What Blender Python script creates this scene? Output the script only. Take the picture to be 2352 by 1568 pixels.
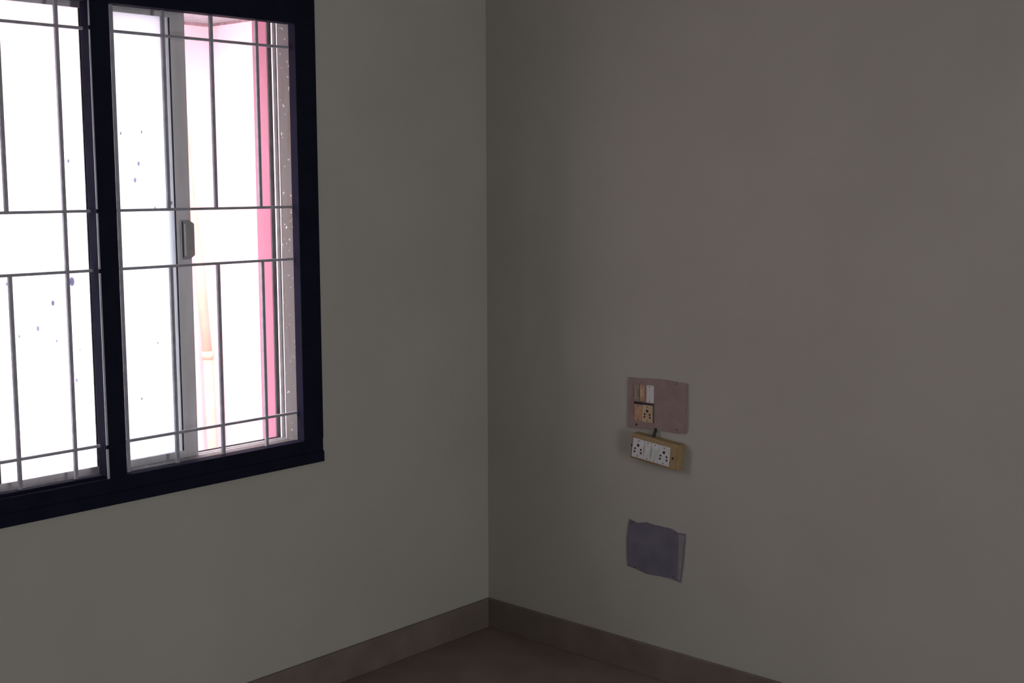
import bpy, bmesh, math, random
from mathutils import Vector, Matrix

# ------------------------------------------------------------------ clear
for o in list(bpy.data.objects):
    bpy.data.objects.remove(o, do_unlink=True)
S = bpy.context.scene
COL = S.collection
random.seed(7)

# ------------------------------------------------------------------ camera
# world: room corner on the floor = origin; window wall is y = 0, switchboard wall is x = 0
F_PX = 2957.3
YAW, PITCH, ROLL = 0.83908, -0.123885, -0.0025786
CAM = Vector((-3.1068, -2.90055, 1.50722))
fwd = Vector((math.sin(YAW)*math.cos(PITCH), math.cos(YAW)*math.cos(PITCH), math.sin(PITCH)))
rt0 = Vector((math.cos(YAW), -math.sin(YAW), 0))
up0 = rt0.cross(fwd)
rt = math.cos(ROLL)*rt0 + math.sin(ROLL)*up0
up = -math.sin(ROLL)*rt0 + math.cos(ROLL)*up0
cd = bpy.data.cameras.new('camera')
cam = bpy.data.objects.new('camera', cd)
COL.objects.link(cam)
cam.matrix_world = Matrix(((rt.x, up.x, -fwd.x, CAM.x), (rt.y, up.y, -fwd.y, CAM.y), (rt.z, up.z, -fwd.z, CAM.z), (0, 0, 0, 1)))
cd.sensor_fit = 'HORIZONTAL'
cd.sensor_width = 36.0
cd.lens = F_PX*36.0/2352.0
cd.clip_start = 0.05
S.camera = cam

# ------------------------------------------------------------------ sky, exposure
W = bpy.data.worlds.new('overcast_sky')
S.world = W
W.use_nodes = True
bg = W.node_tree.nodes['Background']
bg.inputs['Color'].default_value = (0.96, 0.98, 1.0, 1)
bg.inputs['Strength'].default_value = 8.0
S.view_settings.view_transform = 'Standard'
S.view_settings.look = 'None'
S.view_settings.gamma = 1.0
S.view_settings.use_curve_mapping = False
S.view_settings.exposure = 0.0
S.cycles.use_denoising = True
S.cycles.max_bounces = 16
S.cycles.diffuse_bounces = 10
S.cycles.transmission_bounces = 10
S.cycles.sample_clamp_indirect = 0.0

def portal(name, loc, rot, sx, sy):
    l = bpy.data.lights.new(name, 'AREA')
    l.shape = 'RECTANGLE'
    l.size, l.size_y = sx, sy
    l.cycles.is_portal = True
    o = bpy.data.objects.new(name, l)
    COL.objects.link(o)
    o.location = loc
    o.rotation_euler = rot
    return o
DOOR_X0, DOOR_X1, DOOR_Z1 = -2.10, -1.38, 2.1
ROOM_X, ROOM_Y, ROOM_Z = -4.3, -4.3, 2.9
# daylight through the open balcony door in the wall opposite the window
portal('balcony_door_daylight', ((DOOR_X0+DOOR_X1)/2, ROOM_Y-0.16, DOOR_Z1/2), (math.radians(90), 0, 0), DOOR_X1-DOOR_X0, DOOR_Z1)

# ------------------------------------------------------------------ helpers
def tag(o, label=None, cat=None, group=None, kind=None):
    if label: o['label'] = label
    if cat: o['category'] = cat
    if group: o['group'] = group
    if kind: o['kind'] = kind
    return o

def empty(name, loc=(0, 0, 0)):
    o = bpy.data.objects.new(name, None)
    COL.objects.link(o)
    o.empty_display_size = 0.05
    o.location = loc
    return o

def link(name, bm, mat, parent=None, bevel=0.0, smooth=False, seg=2):
    bmesh.ops.recalc_face_normals(bm, faces=bm.faces)
    me = bpy.data.meshes.new(name)
    bm.to_mesh(me)
    bm.free()
    o = bpy.data.objects.new(name, me)
    COL.objects.link(o)
    for m in (mat if isinstance(mat, (list, tuple)) else [mat]):
        me.materials.append(m)
    if parent is not None:
        o.parent = parent
        o.matrix_parent_inverse = Matrix.Translation(-parent.location)
    if smooth:
        for p in me.polygons: p.use_smooth = True
    if bevel > 0:
        b = o.modifiers.new('bevel', 'BEVEL')
        b.width = bevel
        b.segments = seg
        b.limit_method = 'ANGLE'
        b.angle_limit = math.radians(40)
    return o

def add_box(bm, x0, x1, y0, y1, z0, z1):
    v = [bm.verts.new((x, y, z)) for x in (x0, x1) for y in (y0, y1) for z in (z0, z1)]
    for f in ((0, 1, 3, 2), (4, 6, 7, 5), (0, 4, 5, 1), (2, 3, 7, 6), (0, 2, 6, 4), (1, 5, 7, 3)):
        bm.faces.new([v[i] for i in f])
    return v

def box(name, mat, x0, x1, y0, y1, z0, z1, parent=None, bevel=0.0):
    bm = bmesh.new()
    add_box(bm, x0, x1, y0, y1, z0, z1)
    return link(name, bm, mat, parent, bevel)

def add_prism(bm, pts, a, b, conv):
    """pts: 2D outline; a,b: depth range; conv(u,v,d)->xyz"""
    lo = [bm.verts.new(conv(u, v, a)) for u, v in pts]
    hi = [bm.verts.new(conv(u, v, b)) for u, v in pts]
    n = len(pts)
    bm.faces.new(lo); bm.faces.new(hi)
    for i in range(n):
        bm.faces.new((lo[i], lo[(i+1) % n], hi[(i+1) % n], hi[i]))

def add_tube(bm, pts, r, seg=16, caps=True):
    pts = [Vector(p) for p in pts]
    rings = []
    for i, p in enumerate(pts):
        d = (pts[min(i+1, len(pts)-1)]-pts[max(i-1, 0)]).normalized()
        a = d.orthogonal().normalized() if abs(d.x) > 0.9 else d.cross(Vector((1, 0, 0))).normalized()
        b = d.cross(a)
        rings.append([bm.verts.new(p+r*(math.cos(t)*a+math.sin(t)*b)) for t in [2*math.pi*k/seg for k in range(seg)]])
    for A, B in zip(rings, rings[1:]):
        for k in range(seg):
            bm.faces.new((A[k], A[(k+1) % seg], B[(k+1) % seg], B[k]))
    if caps:
        bm.faces.new(rings[0]); bm.faces.new(rings[-1])

# ------------------------------------------------------------------ materials
def new_mat(name):
    m = bpy.data.materials.new(name)
    m.use_nodes = True
    return m, m.node_tree.nodes, m.node_tree.links, m.node_tree.nodes['Principled BSDF']

def mat_noise(name, c1, c2, scale=6.0, rough=0.6, metal=0.0, bump=0.0, bscale=120.0, detail=4.0, stretch=(1, 1, 1), spec=0.5, lo=0.35, hi=0.65):
    m, N, L, P = new_mat(name)
    tc = N.new('ShaderNodeTexCoord')
    mp = N.new('ShaderNodeMapping')
    mp.inputs['Scale'].default_value = stretch
    L.new(tc.outputs['Object'], mp.inputs['Vector'])
    nz = N.new('ShaderNodeTexNoise')
    nz.inputs['Scale'].default_value = scale
    nz.inputs['Detail'].default_value = detail
    L.new(mp.outputs[0], nz.inputs['Vector'])
    rp = N.new('ShaderNodeValToRGB')
    rp.color_ramp.elements[0].position = lo
    rp.color_ramp.elements[1].position = hi
    rp.color_ramp.elements[0].color = (*c1, 1)
    rp.color_ramp.elements[1].color = (*c2, 1)
    L.new(nz.outputs['Fac'], rp.inputs['Fac'])
    L.new(rp.outputs['Color'], P.inputs['Base Color'])
    P.inputs['Roughness'].default_value = rough
    P.inputs['Metallic'].default_value = metal
    P.inputs['Specular IOR Level'].default_value = spec
    if bump > 0:
        n2 = N.new('ShaderNodeTexNoise')
        n2.inputs['Scale'].default_value = bscale
        n2.inputs['Detail'].default_value = 3
        L.new(mp.outputs[0], n2.inputs['Vector'])
        b = N.new('ShaderNodeBump')
        b.inputs['Strength'].default_value = bump
        b.inputs['Distance'].default_value = 0.002
        L.new(n2.outputs['Fac'], b.inputs['Height'])
        L.new(b.outputs['Normal'], P.inputs['Normal'])
    return m

M = {}
M['wall'] = mat_noise('cream_wall_paint', (0.457, 0.444, 0.400), (0.487, 0.474, 0.430), 2.2, 0.85, bump=0.10, bscale=90, spec=0.15)
M['ceiling'] = mat_noise('white_ceiling_paint', (0.68, 0.66, 0.61), (0.72, 0.70, 0.65), 2.0, 0.9, spec=0.1)
M['floor'] = mat_noise('brown_stone_floor', (0.20, 0.15, 0.125), (0.26, 0.20, 0.17), 7.0, 0.42, bump=0.02, spec=0.3, detail=6)
M['skirting'] = mat_noise('brown_stone_skirting', (0.175, 0.14, 0.125), (0.22, 0.178, 0.158), 9.0, 0.5, spec=0.25, detail=6)
M['darkframe'] = mat_noise('navy_black_gloss_paint', (0.011, 0.0115, 0.024), (0.014, 0.0145, 0.030), 14.0, 0.75, bump=0.06, bscale=60, spec=0.03)
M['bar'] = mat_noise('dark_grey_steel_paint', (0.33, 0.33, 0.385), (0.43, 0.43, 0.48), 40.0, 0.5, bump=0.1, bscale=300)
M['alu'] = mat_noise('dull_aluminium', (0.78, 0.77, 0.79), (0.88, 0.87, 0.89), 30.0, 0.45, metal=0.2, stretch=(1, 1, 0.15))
M['alu_bright'] = mat_noise('bright_aluminium', (0.75, 0.75, 0.76), (0.85, 0.85, 0.86), 30.0, 0.4, metal=0.6)
M['stripe'] = mat_noise('pale_grey_stripe', (0.40, 0.43, 0.48), (0.50, 0.53, 0.58), 30.0, 0.5)
M['joint'] = mat_noise('stained_plaster_joint', (0.22, 0.15, 0.17), (0.55, 0.38, 0.42), 14.0, 0.9, spec=0.1)
M['channel'] = mat_noise('shaded_channel_grey', (0.13, 0.125, 0.13), (0.18, 0.175, 0.18), 30.0, 0.6)  # shade inside the channels, painted as a darker copy of the aluminium
M['gasket'] = mat_noise('dark_rubber_gasket', (0.05, 0.05, 0.06), (0.08, 0.08, 0.09), 40, 0.7)
M['latch'] = mat_noise('grey_plastic_latch', (0.36, 0.35, 0.355), (0.43, 0.41, 0.415), 30, 0.5)
M['pink'] = mat_noise('pink_exterior_paint', (0.45, 0.185, 0.26), (0.50, 0.215, 0.295), 5, 0.85, bump=0.3, bscale=150, spec=0.1, stretch=(1, 1, 0.3))
M['palepink'] = mat_noise('pale_pink_exterior_paint', (0.88, 0.66, 0.73), (0.91, 0.71, 0.77), 3, 0.85, bump=0.2, spec=0.1)
M['concrete'] = mat_noise('grey_plaster_soffit', (0.29, 0.31, 0.33), (0.37, 0.39, 0.41), 26, 0.9, bump=0.5, bscale=60, spec=0.1)
M['yard'] = mat_noise('grey_yard_concrete', (0.42, 0.40, 0.37), (0.52, 0.50, 0.47), 4, 0.9, bump=0.3, spec=0.1)
M['pipe'] = mat_noise('salmon_pvc_pipe', (0.80, 0.40, 0.31), (0.84, 0.44, 0.35), 8, 0.5, spec=0.3)
M['pipeline'] = mat_noise('dark_thin_tube', (0.05, 0.045, 0.05), (0.08, 0.07, 0.08), 20, 0.6)
M['board'] = mat_noise('mauve_brown_laminate', (0.29, 0.215, 0.205), (0.345, 0.26, 0.245), 22, 0.6, bump=0.08, spec=0.25)
M['blank'] = mat_noise('slate_blue_laminate', (0.155, 0.145, 0.195), (0.20, 0.185, 0.24), 18, 0.55, bump=0.08, spec=0.3)
M['blankedge'] = mat_noise('faded_grey_edge', (0.26, 0.25, 0.27), (0.33, 0.31, 0.33), 40, 0.7, spec=0.2)
M['ivory'] = mat_noise('aged_ivory_plastic', (0.56, 0.41, 0.25), (0.62, 0.47, 0.30), 30, 0.5)
M['tan'] = mat_noise('tan_orange_plastic', (0.50, 0.29, 0.19), (0.57, 0.35, 0.23), 30, 0.5)
M['grime'] = mat_noise('grimy_olive_plastic', (0.30, 0.26, 0.20), (0.37, 0.32, 0.25), 40, 0.6)
M['white'] = mat_noise('white_plastic', (0.66, 0.66, 0.66), (0.74, 0.74, 0.74), 30, 0.4)
M['paleg'] = mat_noise('pale_green_rocker', (0.55, 0.62, 0.57), (0.60, 0.67, 0.62), 30, 0.4)
M['hole'] = mat_noise('black_socket_hole', (0.012, 0.012, 0.02), (0.02, 0.02, 0.03), 30, 0.7)
M['screw'] = mat_noise('dark_screw_head', (0.09, 0.075, 0.08), (0.13, 0.11, 0.11), 60, 0.5, metal=0.4)
M['wood'] = mat_noise('varnished_ochre_wood', (0.30, 0.215, 0.105), (0.39, 0.28, 0.145), 16, 0.45, stretch=(1, 0.2, 1), spec=0.35)
M['red'] = mat_noise('red_indicator', (0.45, 0.12, 0.12), (0.52, 0.15, 0.15), 40, 0.4)
M['black'] = mat_noise('black_cable', (0.012, 0.012, 0.012), (0.02, 0.02, 0.02), 40, 0.5)

def frosted():
    m, N, L, P = new_mat('frosted_glass')
    out = N['Material Output']
    tc = N.new('ShaderNodeTexCoord')
    mp = N.new('ShaderNodeMapping')
    mp.inputs['Scale'].default_value = (1, 1, 0.6)
    L.new(tc.outputs['Object'], mp.inputs['Vector'])
    vo = N.new('ShaderNodeTexVoronoi')
    vo.inputs['Scale'].default_value = 26.0
    L.new(mp.outputs[0], vo.inputs['Vector'])
    n1 = N.new('ShaderNodeTexNoise')
    n1.inputs['Scale'].default_value = 5.0
    L.new(tc.outputs['Object'], n1.inputs['Vector'])
    # splash size changes from place to place, most cells have none
    sz = N.new('ShaderNodeMapRange')
    sz.inputs['From Min'].default_value = 0.44
    sz.inputs['From Max'].default_value = 0.72
    sz.inputs['To Min'].default_value = 0.0
    sz.inputs['To Max'].default_value = 0.20
    L.new(n1.outputs['Fac'], sz.inputs['Value'])
    lt = N.new('ShaderNodeMath'); lt.operation = 'LESS_THAN'
    L.new(vo.outputs['Distance'], lt.inputs[0])
    L.new(sz.outputs['Result'], lt.inputs[1])
    mix = N.new('ShaderNodeMix'); mix.data_type = 'RGBA'
    mix.inputs['A'].default_value = (0.90, 0.95, 0.965, 1)
    mix.inputs['B'].default_value = (0.18, 0.20, 0.29, 1)
    L.new(lt.outputs[0], mix.inputs['Factor'])
    tr = N.new('ShaderNodeBsdfTranslucent')
    L.new(mix.outputs['Result'], tr.inputs['Color'])
    gl = N.new('ShaderNodeBsdfGlossy')
    gl.inputs['Roughness'].default_value = 0.45
    ms = N.new('ShaderNodeMixShader')
    ms.inputs[0].default_value = 0.05
    L.new(tr.outputs[0], ms.inputs[1])
    L.new(gl.outputs[0], ms.inputs[2])
    L.new(ms.outputs[0], out.inputs['Surface'])
    return m
M['frost'] = frosted()

def liner_mat():
    """dusty grey jamb lining: white plaster flecks and a brown paint-loss streak"""
    m, N, L, P = new_mat('dusty_grey_liner')
    tc = N.new('ShaderNodeTexCoord')
    n1 = N.new('ShaderNodeTexNoise'); n1.inputs['Scale'].default_value = 85; n1.inputs['Detail'].default_value = 2
    L.new(tc.outputs['Object'], n1.inputs['Vector'])
    r1 = N.new('ShaderNodeValToRGB')
    r1.color_ramp.elements[0].position = 0.68; r1.color_ramp.elements[1].position = 0.72
    r1.color_ramp.elements[0].color = (0, 0, 0, 1); r1.color_ramp.elements[1].color = (1, 1, 1, 1)
    L.new(n1.outputs['Fac'], r1.inputs['Fac'])
    mp = N.new('ShaderNodeMapping'); mp.inputs['Scale'].default_value = (20, 20, 2.4)
    L.new(tc.outputs['Object'], mp.inputs['Vector'])
    n2 = N.new('ShaderNodeTexNoise'); n2.inputs['Scale'].default_value = 1.6; n2.inputs['Detail'].default_value = 3
    L.new(mp.outputs[0], n2.inputs['Vector'])
    r2 = N.new('ShaderNodeValToRGB')
    r2.color_ramp.elements[0].position = 0.56; r2.color_ramp.elements[1].position = 0.6
    r2.color_ramp.elements[0].color = (0.115, 0.112, 0.11, 1); r2.color_ramp.elements[1].color = (0.115, 0.085, 0.066, 1)
    L.new(n2.outputs['Fac'], r2.inputs['Fac'])
    mx = N.new('ShaderNodeMix'); mx.data_type = 'RGBA'
    L.new(r1.outputs['Color'], mx.inputs['Factor'])
    L.new(r2.outputs['Color'], mx.inputs['A'])
    mx.inputs['B'].default_value = (0.45, 0.45, 0.44, 1)
    L.new(mx.outputs['Result'], P.inputs['Base Color'])
    P.inputs['Roughness'].default_value = 0.7
    return m
M['liner'] = liner_mat()

# ------------------------------------------------------------------ room shell
# window frame outer and opening lines on the window wall
FX1, FX0 = -0.712, -2.082          # outer edges of the dark frame
FZ0, FZ1 = 0.692, 2.020
OX1, OX0 = -0.784, -2.010          # clear opening inside the dark frame
OZ0, OZ1 = 0.7615, 1.944
WT = 0.19                          # wall thickness
T = 0.2
tag(box('floor', M['floor'], ROOM_X, 0, ROOM_Y, 0, -0.12, 0), 'dim brown stone floor in the empty room', 'floor', kind='structure')
tag(box('ceiling', M['ceiling'], ROOM_X, 0, ROOM_Y, 0, ROOM_Z, ROOM_Z+0.12), 'plain white painted ceiling of the room', 'ceiling', kind='structure')
def wall_with_hole(name, mat, plane, a0, a1, z0, z1, d0, d1, h):
    """wall ring around one hole h=(a0,a1,z0,z1); plane 'x' = runs along x"""
    bm = bmesh.new()
    def bx(p, q, r, s):
        if plane == 'x': add_box(bm, p, q, d0, d1, r, s)
        else: add_box(bm, d0, d1, p, q, r, s)
    bx(a0, h[0], z0, z1)
    bx(h[1], a1, z0, z1)
    bx(h[0], h[1], h[3], z1)
    if h[2] > z0: bx(h[0], h[1], z0, h[2])
    bmesh.ops.remove_doubles(bm, verts=bm.verts, dist=1e-5)
    return link(name, bm, mat)
IX1, IX0, IZ0, IZ1 = FX1-0.02, FX0+0.02, FZ0+0.02, FZ1-0.02
wl = wall_with_hole('wall_left', M['wall'], 'x', ROOM_X-T, 0, -0.12, ROOM_Z+0.12, 0, 0.125, (IX0, IX1, IZ0, IZ1))
tag(wl, 'cream painted wall holding the barred sliding window', 'wall', kind='structure')
# outer plaster coat of the same wall, painted pink, returning into the window opening
coat = wall_with_hole('exterior_coat', M['pink'], 'x', ROOM_X-T, 0.0, -0.12, ROOM_Z+0.12, 0.125, WT, (OX0, OX1, OZ0-0.036, OZ1+0.040))
coat.parent = wl
coat['label'] = 'pink painted outer plaster around the window opening'
shade_hood = box('added_shade_hood', M['concrete'], -2.35, -0.45, WT, 0.60, 2.10, 2.18, None, 0.003)  # unseen slab, added to keep sky light off the window reveal
shade_hood.parent = wl
shade_hood['label'] = 'unseen slab added outside over the window to shade its reveal'
tag(box('wall_right', M['wall'], 0, T, ROOM_Y-T, 0.125, -0.12, ROOM_Z+0.12), 'cream painted wall holding the switch board and socket box', 'wall', kind='structure')
tag(box('wall_side', M['wall'], ROOM_X-T, ROOM_X, ROOM_Y-T, 0, -0.12, ROOM_Z+0.12), 'cream painted wall facing the switch board wall', 'wall', kind='structure')
tag(wall_with_hole('wall_back', M['wall'], 'x', ROOM_X, 0, -0.12, ROOM_Z+0.12, ROOM_Y-T, ROOM_Y, (DOOR_X0, DOOR_X1, 0, DOOR_Z1)),
    'cream painted wall with an open balcony doorway facing the window', 'wall', kind='structure')
# open doorway frame
bm = bmesh.new()
add_box(bm, DOOR_X0, DOOR_X0+0.05, ROOM_Y-0.12, ROOM_Y+0.01, 0, DOOR_Z1)
add_box(bm, DOOR_X1-0.05, DOOR_X1, ROOM_Y-0.12, ROOM_Y+0.01, 0, DOOR_Z1)
add_box(bm, DOOR_X0+0.05, DOOR_X1-0.05, ROOM_Y-0.12, ROOM_Y+0.01, DOOR_Z1-0.05, DOOR_Z1)
tag(link('door_1', bm, M['darkframe'], bevel=0.003), 'dark painted frame of the open balcony doorway', 'door frame', kind='structure')

def skirting(name, a, b, label):
    """a,b: start and end corner (x,y) on the wall line, 11 mm proud with an eased top edge"""
    bm = bmesh.new()
    if a[1] == b[1]: add_box(bm, min(a[0], b[0]), max(a[0], b[0]), a[1]-0.011, a[1], 0, 0.1)
    else: add_box(bm, a[0]-0.011, a[0], min(a[1], b[1]), max(a[1], b[1]), 0, 0.1)
    return tag(link(name, bm, M['skirting'], bevel=0.002), label, 'baseboard', kind='structure')
skirting('baseboard_left', (ROOM_X, 0), (-0.011, 0), 'brown stone skirting along the window wall')
skirting('baseboard_right', (0, ROOM_Y), (0, 0), 'brown stone skirting along the switch board wall')

# ------------------------------------------------------------------ window
win = empty('window_1', (-1.4, 0.0, FZ0))
tag(win, 'dark framed two-bay sliding window with frosted panes', 'window', kind='structure')
FY0, FY1 = -0.006, 0.034
# sill with a proud lower nosing
bm = bmesh.new()
add_prism(bm, [(FY0-0.003, FZ0), (FY1, FZ0), (FY1, OZ0), (FY0+0.002, OZ0), (FY0+0.002, FZ0+0.033), (FY0-0.003, FZ0+0.031)], FX0, FX1, lambda y, z, x: (x, y, z))
link('frame_sill', bm, M['darkframe'], win, 0.0015)
box('frame_head', M['darkframe'], FX0, FX1, FY0, FY1, OZ1, FZ1, win, 0.0015)
for x0, x1, yb in ((OX1, FX1, 0.024), (FX0, OX0, FY1)):
    box('frame_jamb', M['darkframe'], x0, x1, FY0, yb, OZ0, OZ1, win, 0.0015)
# mullion: one square post whose near arris carries a thin pale stripe, broken at the grille bar heights
mul = box('mullion', M['darkframe'], -1.4160, -1.3605, FY0, FY1, OZ0, OZ1, win, 0.001)
MX0 = -1.4160
def stripe_x(z):                     # the stripe drifts and widens towards the sill
    t = (OZ1-z)/(OZ1-OZ0)
    return -1.4162, -1.4135+0.0030*t
HB = (0.8430, 1.2880, 1.4360, 1.8800)     # grille bar heights
zs = [OZ0]+[q for h in HB for q in (h-0.005, h+0.005)]+[OZ1]
for i in range(0, len(zs), 2):
    a, b = zs[i], zs[i+1]
    bm = bmesh.new()
    add_prism(bm, [(stripe_x(a)[0], a), (stripe_x(a)[1], a), (stripe_x(b)[1], b), (stripe_x(b)[0], b)], -0.0066, -0.004, lambda x, z, y: (x, y, z))
    o = link('mullion_stripe', bm, M['stripe'], mul)
    o['label'] = 'thin pale bead along the mullion edge'

# left bay sits on a slightly higher sill_bead
box('sill_bead', M['darkframe'], OX0, MX0, 0.010, FY1, OZ0, OZ0+0.008, win, 0.001)
# aluminium track frame behind the dark frame, two bays
MY = (0.034, 0.122)
def track(name, x0, x1, z0, z1, side):
    """ring side with two channels; side in sill/head/left/right"""
    d = 0.014
    ins = {'sill': (0, d), 'head': (0, d), 'left': (d, 0), 'right': (d, 0)}[side]
    def bar(nm, y0, y1, deep, mat, par):
        q = d-deep
        if side == 'sill': return box(nm, mat, x0, x1, y0, y1, z0, z0+q, par)
        if side == 'head': return box(nm, mat, x0, x1, y0, y1, z1-q, z1, par)
        if side == 'left': return box(nm, mat, x0, x0+q, y0, y1, z0, z1, par)
        return box(nm, mat, x1-q, x1, y0, y1, z0, z1, par)
    base = bar(name, MY[0], MY[1], 0.0125, M['channel'], win)
    bar('liner', 0.0245 if side == 'right' else 0.0345, 0.0755, 0.0, M['liner'], base)
    for a, b in ((0.0770, 0.0798), (0.0985, 0.1030), (0.1218, 0.1240)):
        bar('track_flange', a, b, 0.0005, M['alu_bright'] if a < 0.12 else M['channel'], base)
for bx0, bx1 in ((OX0, OX1),):
    track('track_sill', bx0-0.014, bx1+0.014, OZ0-0.016, OZ1+0.014, 'sill')
    track('track_head', bx0-0.014, bx1+0.014, OZ0-0.014, OZ1+0.034, 'head')
    track('track_jamb', bx0-0.014, bx1+0.014, OZ0-0.002, OZ1+0.020, 'left')
    track('track_jamb', bx0-0.014, bx1+0.014, OZ0-0.002, OZ1+0.020, 'right')

box('subsill', M['concrete'], OX0-0.014, OX1+0.014, FY1, 0.125, IZ0, OZ0-0.016, win)
box('subhead', M['concrete'], OX0-0.014, OX1+0.014, FY1, 0.125, OZ1+0.034, IZ1, win)
for a, b in ((IX0, OX0-0.014), (OX1+0.014, IX1)):
    box('jamb_packing', M['concrete'], a, b, FY1, 0.125, IZ0, IZ1, win)
def sash(x0, x1, yc, label, latch=False, sl=0.045, sr=0.045):
    rl, th = 0.022, 0.016
    z0, z1 = OZ0-0.006, OZ1+0.024
    r = empty('window_sash', ((x0+x1)/2, yc, z0))
    r.parent = win
    r.matrix_parent_inverse = Matrix.Translation(-win.location)
    r['label'] = label
    y0, y1 = yc-th/2, yc+th/2
    def part(nm, m, *b, bevel=0.001):
        o = box(nm, m, *b, None, bevel)
        o.parent = r
        o.matrix_parent_inverse = Matrix.Translation(-r.location)
        return o
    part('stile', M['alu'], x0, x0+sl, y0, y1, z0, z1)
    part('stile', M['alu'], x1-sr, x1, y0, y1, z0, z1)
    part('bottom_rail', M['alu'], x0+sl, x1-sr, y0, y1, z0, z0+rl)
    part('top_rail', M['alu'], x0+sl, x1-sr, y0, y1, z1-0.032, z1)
    g = 0.0035
    for nm, b in (('gasket', (x0+sl, x0+sl+g, y0+0.001, y0+0.004, z0+rl, z1-0.032)), ('gasket', (x1-sr-g, x1-sr, y0+0.001, y0+0.004, z0+rl, z1-0.032))):
        part(nm, M['gasket'], *b, bevel=0)
    part('pane', M['frost'], x0+sl-0.003, x1-sr+0.003, yc-0.002, yc+0.002, z0+rl-0.003, z1-0.032+0.003, bevel=0)
    if latch:
        xa, xb, za, zb = x1-0.036, x1+0.006, 1.300, 1.4055
        bm = bmesh.new()
        add_prism(bm, [(xa, za), (xb-0.016, za), (xb, za+0.010), (xb, zb-0.010), (xb-0.016, zb), (xa, zb)], y0-0.007, y0, lambda x, z, y: (x, y, z))
        o = link('latch', bm, M['latch'], None, 0.0015)
        o.parent = r; o.matrix_parent_inverse = Matrix.Translation(-r.location)
        o['label'] = 'dark grey latch with a pale pull slot'
        part('latch_slot', M['alu'], xa+0.008, xa+0.0135, y0-0.0085, y0-0.006, za+0.010, zb-0.010, bevel=0.0005)
        part('latch_lip', M['gasket'], xa+0.0015, xa+0.006, y0-0.0085, y0-0.006, za+0.006, zb-0.004, bevel=0.0005)
    return r
YF, YR = 0.0895, 0.112
sash(-1.3510, -1.0850, YF, 'frosted sash slid half way across its bay, with a grey latch', True, sl=0.035)
sash(-1.3510, -1.1020, YR, 'frosted sash parked behind the latched sash', sl=0.035)
sash(-1.7000, -1.3520, YF, 'closed frosted sash beside the mullion', sr=0.036)
sash(-2.0140, -1.6500, YR, 'closed frosted sash at the far jamb')

# ------------------------------------------------------------------ security grille
gr = empty('window_grille', (-1.4, 0.026, OZ0))
tag(gr, 'dark grey steel bar grille fixed across the window frame', 'grille')
BH = 0.0042
for z in HB:
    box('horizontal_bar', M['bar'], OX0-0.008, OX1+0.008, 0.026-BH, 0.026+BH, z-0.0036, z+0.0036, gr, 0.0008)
XV = [-0.8945+0.0005-0.1477*k for k in range(8)]
for k, x in enumerate(XV):
    w = 0.0046
    full = k in (3, 4)
    segs = [(OZ0-0.004, OZ1+0.004)] if full else [(OZ0-0.004, HB[1]), (HB[2], OZ1+0.004)]
    for a, b in segs:
        bm = bmesh.new()
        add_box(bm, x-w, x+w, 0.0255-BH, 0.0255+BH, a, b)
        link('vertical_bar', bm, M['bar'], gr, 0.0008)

# ------------------------------------------------------------------ right wall fittings; u = distance from the corner, z height, d = depth off the wall
def cv(u, z, d): return (-d, -u, z)
def plate_outline(pts, jitter=0.0, n=10, seed=1):
    rnd = random.Random(seed)
    out = []
    for (a, b) in zip(pts, pts[1:]+pts[:1]):
        for k in range(n):
            t = k/n
            j = 0 if k == 0 else 1
            out.append((a[0]+(b[0]-a[0])*t+rnd.uniform(-jitter, jitter)*j, a[1]+(b[1]-a[1])*t+rnd.uniform(-jitter, jitter)*j))
    return out
def rect(u0, u1, z0, z1): return [(u0, z0), (u1, z0), (u1, z1), (u0, z1)]
def prism(name, mat, pts, d0, d1, parent, bevel=0.0, rot=None):
    bm = bmesh.new()
    if rot:
        c, s = math.cos(rot[2]), math.sin(rot[2])
        pts = [(rot[0]+(u-rot[0])*c-(z-rot[1])*s, rot[1]+(u-rot[0])*s+(z-rot[1])*c) for u, z in pts]
    add_prism(bm, pts, d0, d1, cv)
    return link(name, bm, mat, parent, bevel)
def disc(u, z, r, n=14): return [(u+r*math.cos(2*math.pi*k/n), z+r*math.sin(2*math.pi*k/n)) for k in range(n)]
def socket_face(name, mat, u0, u1, z0, z1, d, parent, rot=None, holes=True, hs=1.0, t=0.004):
    """five-pin socket insert: face, big earth hole, four smaller holes, two screws"""
    face = prism(name, mat, rect(u0, u1, z0, z1), d, d+t, parent, 0.001, rot)
    uc, zc, k = (u0+u1)/2, (z0+z1)/2, (z1-z0)
    e = d+t+0.0004
    for du, dz, r in ((0, 0.17, 0.0044), (-0.011, -0.03, 0.0032), (0.011, -0.03, 0.0032), (-0.012, -0.20, 0.0032), (0.012, -0.20, 0.0032)):
        prism('pin_hole', M['hole'], disc(uc+du*hs, zc+dz*k, r), e-0.003, e, face, 0, rot)
    for dz in (0.40, -0.40):
        prism('screw', M['screw'], disc(uc, zc+dz*k, 0.0019), e-0.003, e+0.0002, face, 0, rot)
    return face
def rocker(name, mat, u0, u1, z0, z1, d, parent, rockmat=None, rot=None, t=0.004):
    face = prism(name, mat, rect(u0, u1, z0, z1), d, d+t, parent, 0.001, rot)
    m, h = (u1-u0)*0.2, (z1-z0)
    prism('rocker', rockmat or mat, rect(u0+m, u1-m, z0+h*0.27, z1-h*0.27), d+t-0.001, d+t+0.004, face, 0.0015, rot)
    for zz in (z0+h*0.09, z1-h*0.09):
        prism('screw', M['screw'], disc((u0+u1)/2, zz, 0.0017), d+t-0.002, d+t+0.0005, face, 0, rot)
    return face

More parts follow.
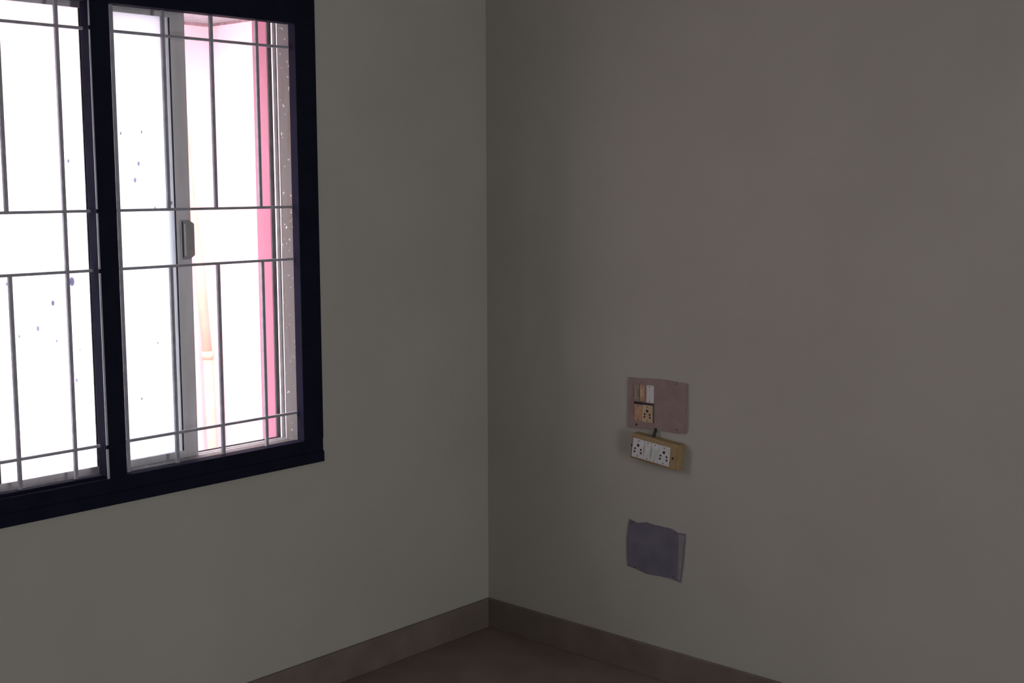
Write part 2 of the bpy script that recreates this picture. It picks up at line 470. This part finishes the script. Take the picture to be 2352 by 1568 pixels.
# switch board
sb = empty('switch_board', (0, -0.692, 0.765))
tag(sb, 'mauve-brown wall switch board with a socket and switches on one side', 'switch board')
pl = prism('board_plate', M['board'], plate_outline([(0.590, 0.765), (0.788, 0.7705), (0.800, 0.776), (0.799, 0.919), (0.720, 0.9225), (0.589, 0.9175)], 0.0009, 8, 3), 0.0, 0.006, sb, 0.001)
D = 0.005
rocker('switch', M['grime'], 0.6125, 0.6315, 0.8500, 0.9010, D, sb)
rocker('switch', M['tan'], 0.6330, 0.6530, 0.8495, 0.9005, D, sb, M['ivory'])
rocker('switch', M['white'], 0.6570, 0.6838, 0.8485, 0.9010, D, sb, M['white'])
rocker('switch', M['tan'], 0.6135, 0.6420, 0.7895, 0.8385, D, sb, M['tan'])
socket_face('socket', M['ivory'], 0.6435, 0.6805, 0.7885, 0.8400, D, sb, hs=0.82)
prism('seam_shade', M['hole'], [(0.612, 0.8395), (0.684, 0.8425), (0.684, 0.8465), (0.612, 0.8470)], D, D+0.0022, sb)
prism('seam_shade', M['screw'], [(0.6815, 0.788), (0.6860, 0.788), (0.6860, 0.8455), (0.6815, 0.8455)], D, D+0.0018, sb)  # shading right of the socket, laid on as a dark strip
prism('indicator', M['red'], rect(0.6275, 0.6325, 0.8030, 0.8110), D+0.003, D+0.0062, sb, 0.0005)
prism('cable_hole', M['hole'], disc(0.6205, 0.7765, 0.0036), D, D+0.0016, sb)
for u, z in ((0.7655, 0.9150), (0.7675, 0.7790)):
    prism('screw', M['screw'], disc(u, z, 0.0022), D, D+0.0018, sb)

# tilted wooden socket box hanging under it
ROT = (0.7065, 0.7085, math.radians(-5.6))
bx = empty('socket_box', (0, -0.7065, 0.665))
tag(bx, 'tilted ochre wooden box with white sockets under the switch board', 'socket box')
UL, UR, ZB, ZT = 0.6215, 0.7920, 0.6700, 0.7480
prism('box_body', M['wood'], rect(UL, UR, ZB, ZT), 0.0, 0.034, bx, 0.003, ROT)
prism('cover_panel', M['wood'], rect(UL+0.004, UR-0.004, ZB+0.003, ZT-0.004), 0.0335, 0.0365, bx, 0.0012, ROT)
DB = 0.036
za, zb = 0.6785, 0.7360
socket_face('socket', M['white'], 0.6305, 0.6735, za, zb, DB, bx, ROT)
rocker('switch', M['white'], 0.6742, 0.6985, za, zb, DB, bx, M['white'], ROT)
rocker('switch', M['white'], 0.6995, 0.7250, za, zb, DB, bx, M['paleg'], ROT)
socket_face('socket', M['white'], 0.7257, 0.7660, za, zb, DB, bx, ROT)
prism('screw', M['hole'], disc(0.7765, 0.706, 0.0035), DB, DB+0.0012, bx, 0, ROT)
prism('screw', M['hole'], disc(0.6262, 0.711, 0.0032), DB, DB+0.0012, bx, 0, ROT)
bm = bmesh.new()
add_tube(bm, [(-0.003, -0.692, 0.772), (-0.009, -0.692, 0.765), (-0.012, -0.692, 0.758), (-0.016, -0.692, 0.750), (-0.017, -0.692, 0.744)], 0.0048, 12)
link('feed_cable', bm, M['black'], bx, smooth=True)['label'] = 'short black feed cable'

# blank cover plate
bp = empty('blank_plate', (0, -0.695, 0.32))
tag(bp, 'slate blue blank cover plate screwed to the wall above the skirting', 'cover plate')
outl = [(0.589, 0.3300), (0.625, 0.3275), (0.661, 0.3195), (0.700, 0.3220), (0.751, 0.3235), (0.7865, 0.3180), (0.7935, 0.3700), (0.7985, 0.4300), (0.8015, 0.4690), (0.775, 0.4680), (0.749, 0.4763),
        (0.693, 0.4766), (0.659, 0.4800), (0.625, 0.4720), (0.597, 0.4785), (0.592, 0.4600), (0.587, 0.4190)]
prism('plate', M['blank'], plate_outline(outl, 0.0006, 4, 5), 0.0, 0.004, bp, 0.0008)
prism('worn_edge', M['blankedge'], plate_outline([(0.7760, 0.3260), (0.7850, 0.3215), (0.7965, 0.4300), (0.7990, 0.4640), (0.7795, 0.4640), (0.7790, 0.4000)], 0.0006, 6, 9), 0.003, 0.0045, bp)['label'] = 'paler worn strip along one edge'
for u, z in ((0.7666, 0.4656), (0.7621, 0.3314), (0.6172, 0.3322), (0.606, 0.468)):
    prism('screw', M['screw'], disc(u, z, 0.0024), 0.003, 0.0056, bp)

# ------------------------------------------------------------------ outside
EX, EY, EZ = 1.043, 3.0, 2.341
yard = box('yard_ground', M['yard'], -7, 1.25, WT, 3.2, -0.35, -0.15)
tag(yard, 'grey concrete yard outside the window', 'ground', kind='structure')
nb = empty('pink_building', (EX, EY, -0.15))
tag(nb, 'bright pale pink building corner with a sunshade seen through the open sash', 'building')
box('far_wall', M['palepink'], -7, EX, EY, EY+0.2, -0.15, 3.3, nb)
box('side_wall', M['palepink'], EX, EX+0.2, WT, EY+0.2, -0.15, 3.3, nb)
bm = bmesh.new()
conv = lambda x, y, z: (x, y, z)
add_prism(bm, [(-1.2, EY), (EX, EY), (EX, 1.2), (EX-0.40, 1.2), (EX-0.40, EY-0.40), (-1.2, EY-0.40)], EZ, EZ+0.09, conv)
link('sunshade', bm, M['concrete'], nb, 0.003)['label'] = 'rough grey sunshade slab under the roof line'

box('cornice_joint', M['joint'], -1.2, EX-0.004, EY-0.004, EY, EZ-0.014, EZ, nb)
box('cornice_joint', M['joint'], EX-0.004, EX, 1.2, EY, EZ-0.014, EZ, nb)

dp = empty('drain_pipe', (0.9474, 2.93, -0.15))
tag(dp, 'slanting salmon drain pipe fixed to the pink wall outside', 'pipe')
def add(nm, pts, r, m):
    bm = bmesh.new()
    add_tube(bm, pts, r, 18)
    return link(nm, bm, m, dp, smooth=True)
PY = 2.945
add('upper_pipe', [(0.800, PY, 2.34), (0.829, PY, 1.7733), (0.8612, PY, 1.3646), (0.8995, PY, 1.0864), (0.9353, PY, 0.5664)], 0.026, M['pipe'])
add('lower_pipe', [(0.9353, PY, 0.58), (0.9474, PY, 0.0608), (0.950, PY, -0.15)], 0.028, M['pipe'])
add('pipe_collar', [(0.9345, PY, 0.60), (0.9362, PY, 0.560)], 0.034, M['pipe'])
add('tube', [(0.975, 2.985, 0.56), (0.985, 2.985, 0.06), (0.987, 2.985, -0.15)], 0.006, M['pipeline'])['label'] = 'thin dark conduit beside the pipe'  # dark line beside the pipe, drawn as a thin tube
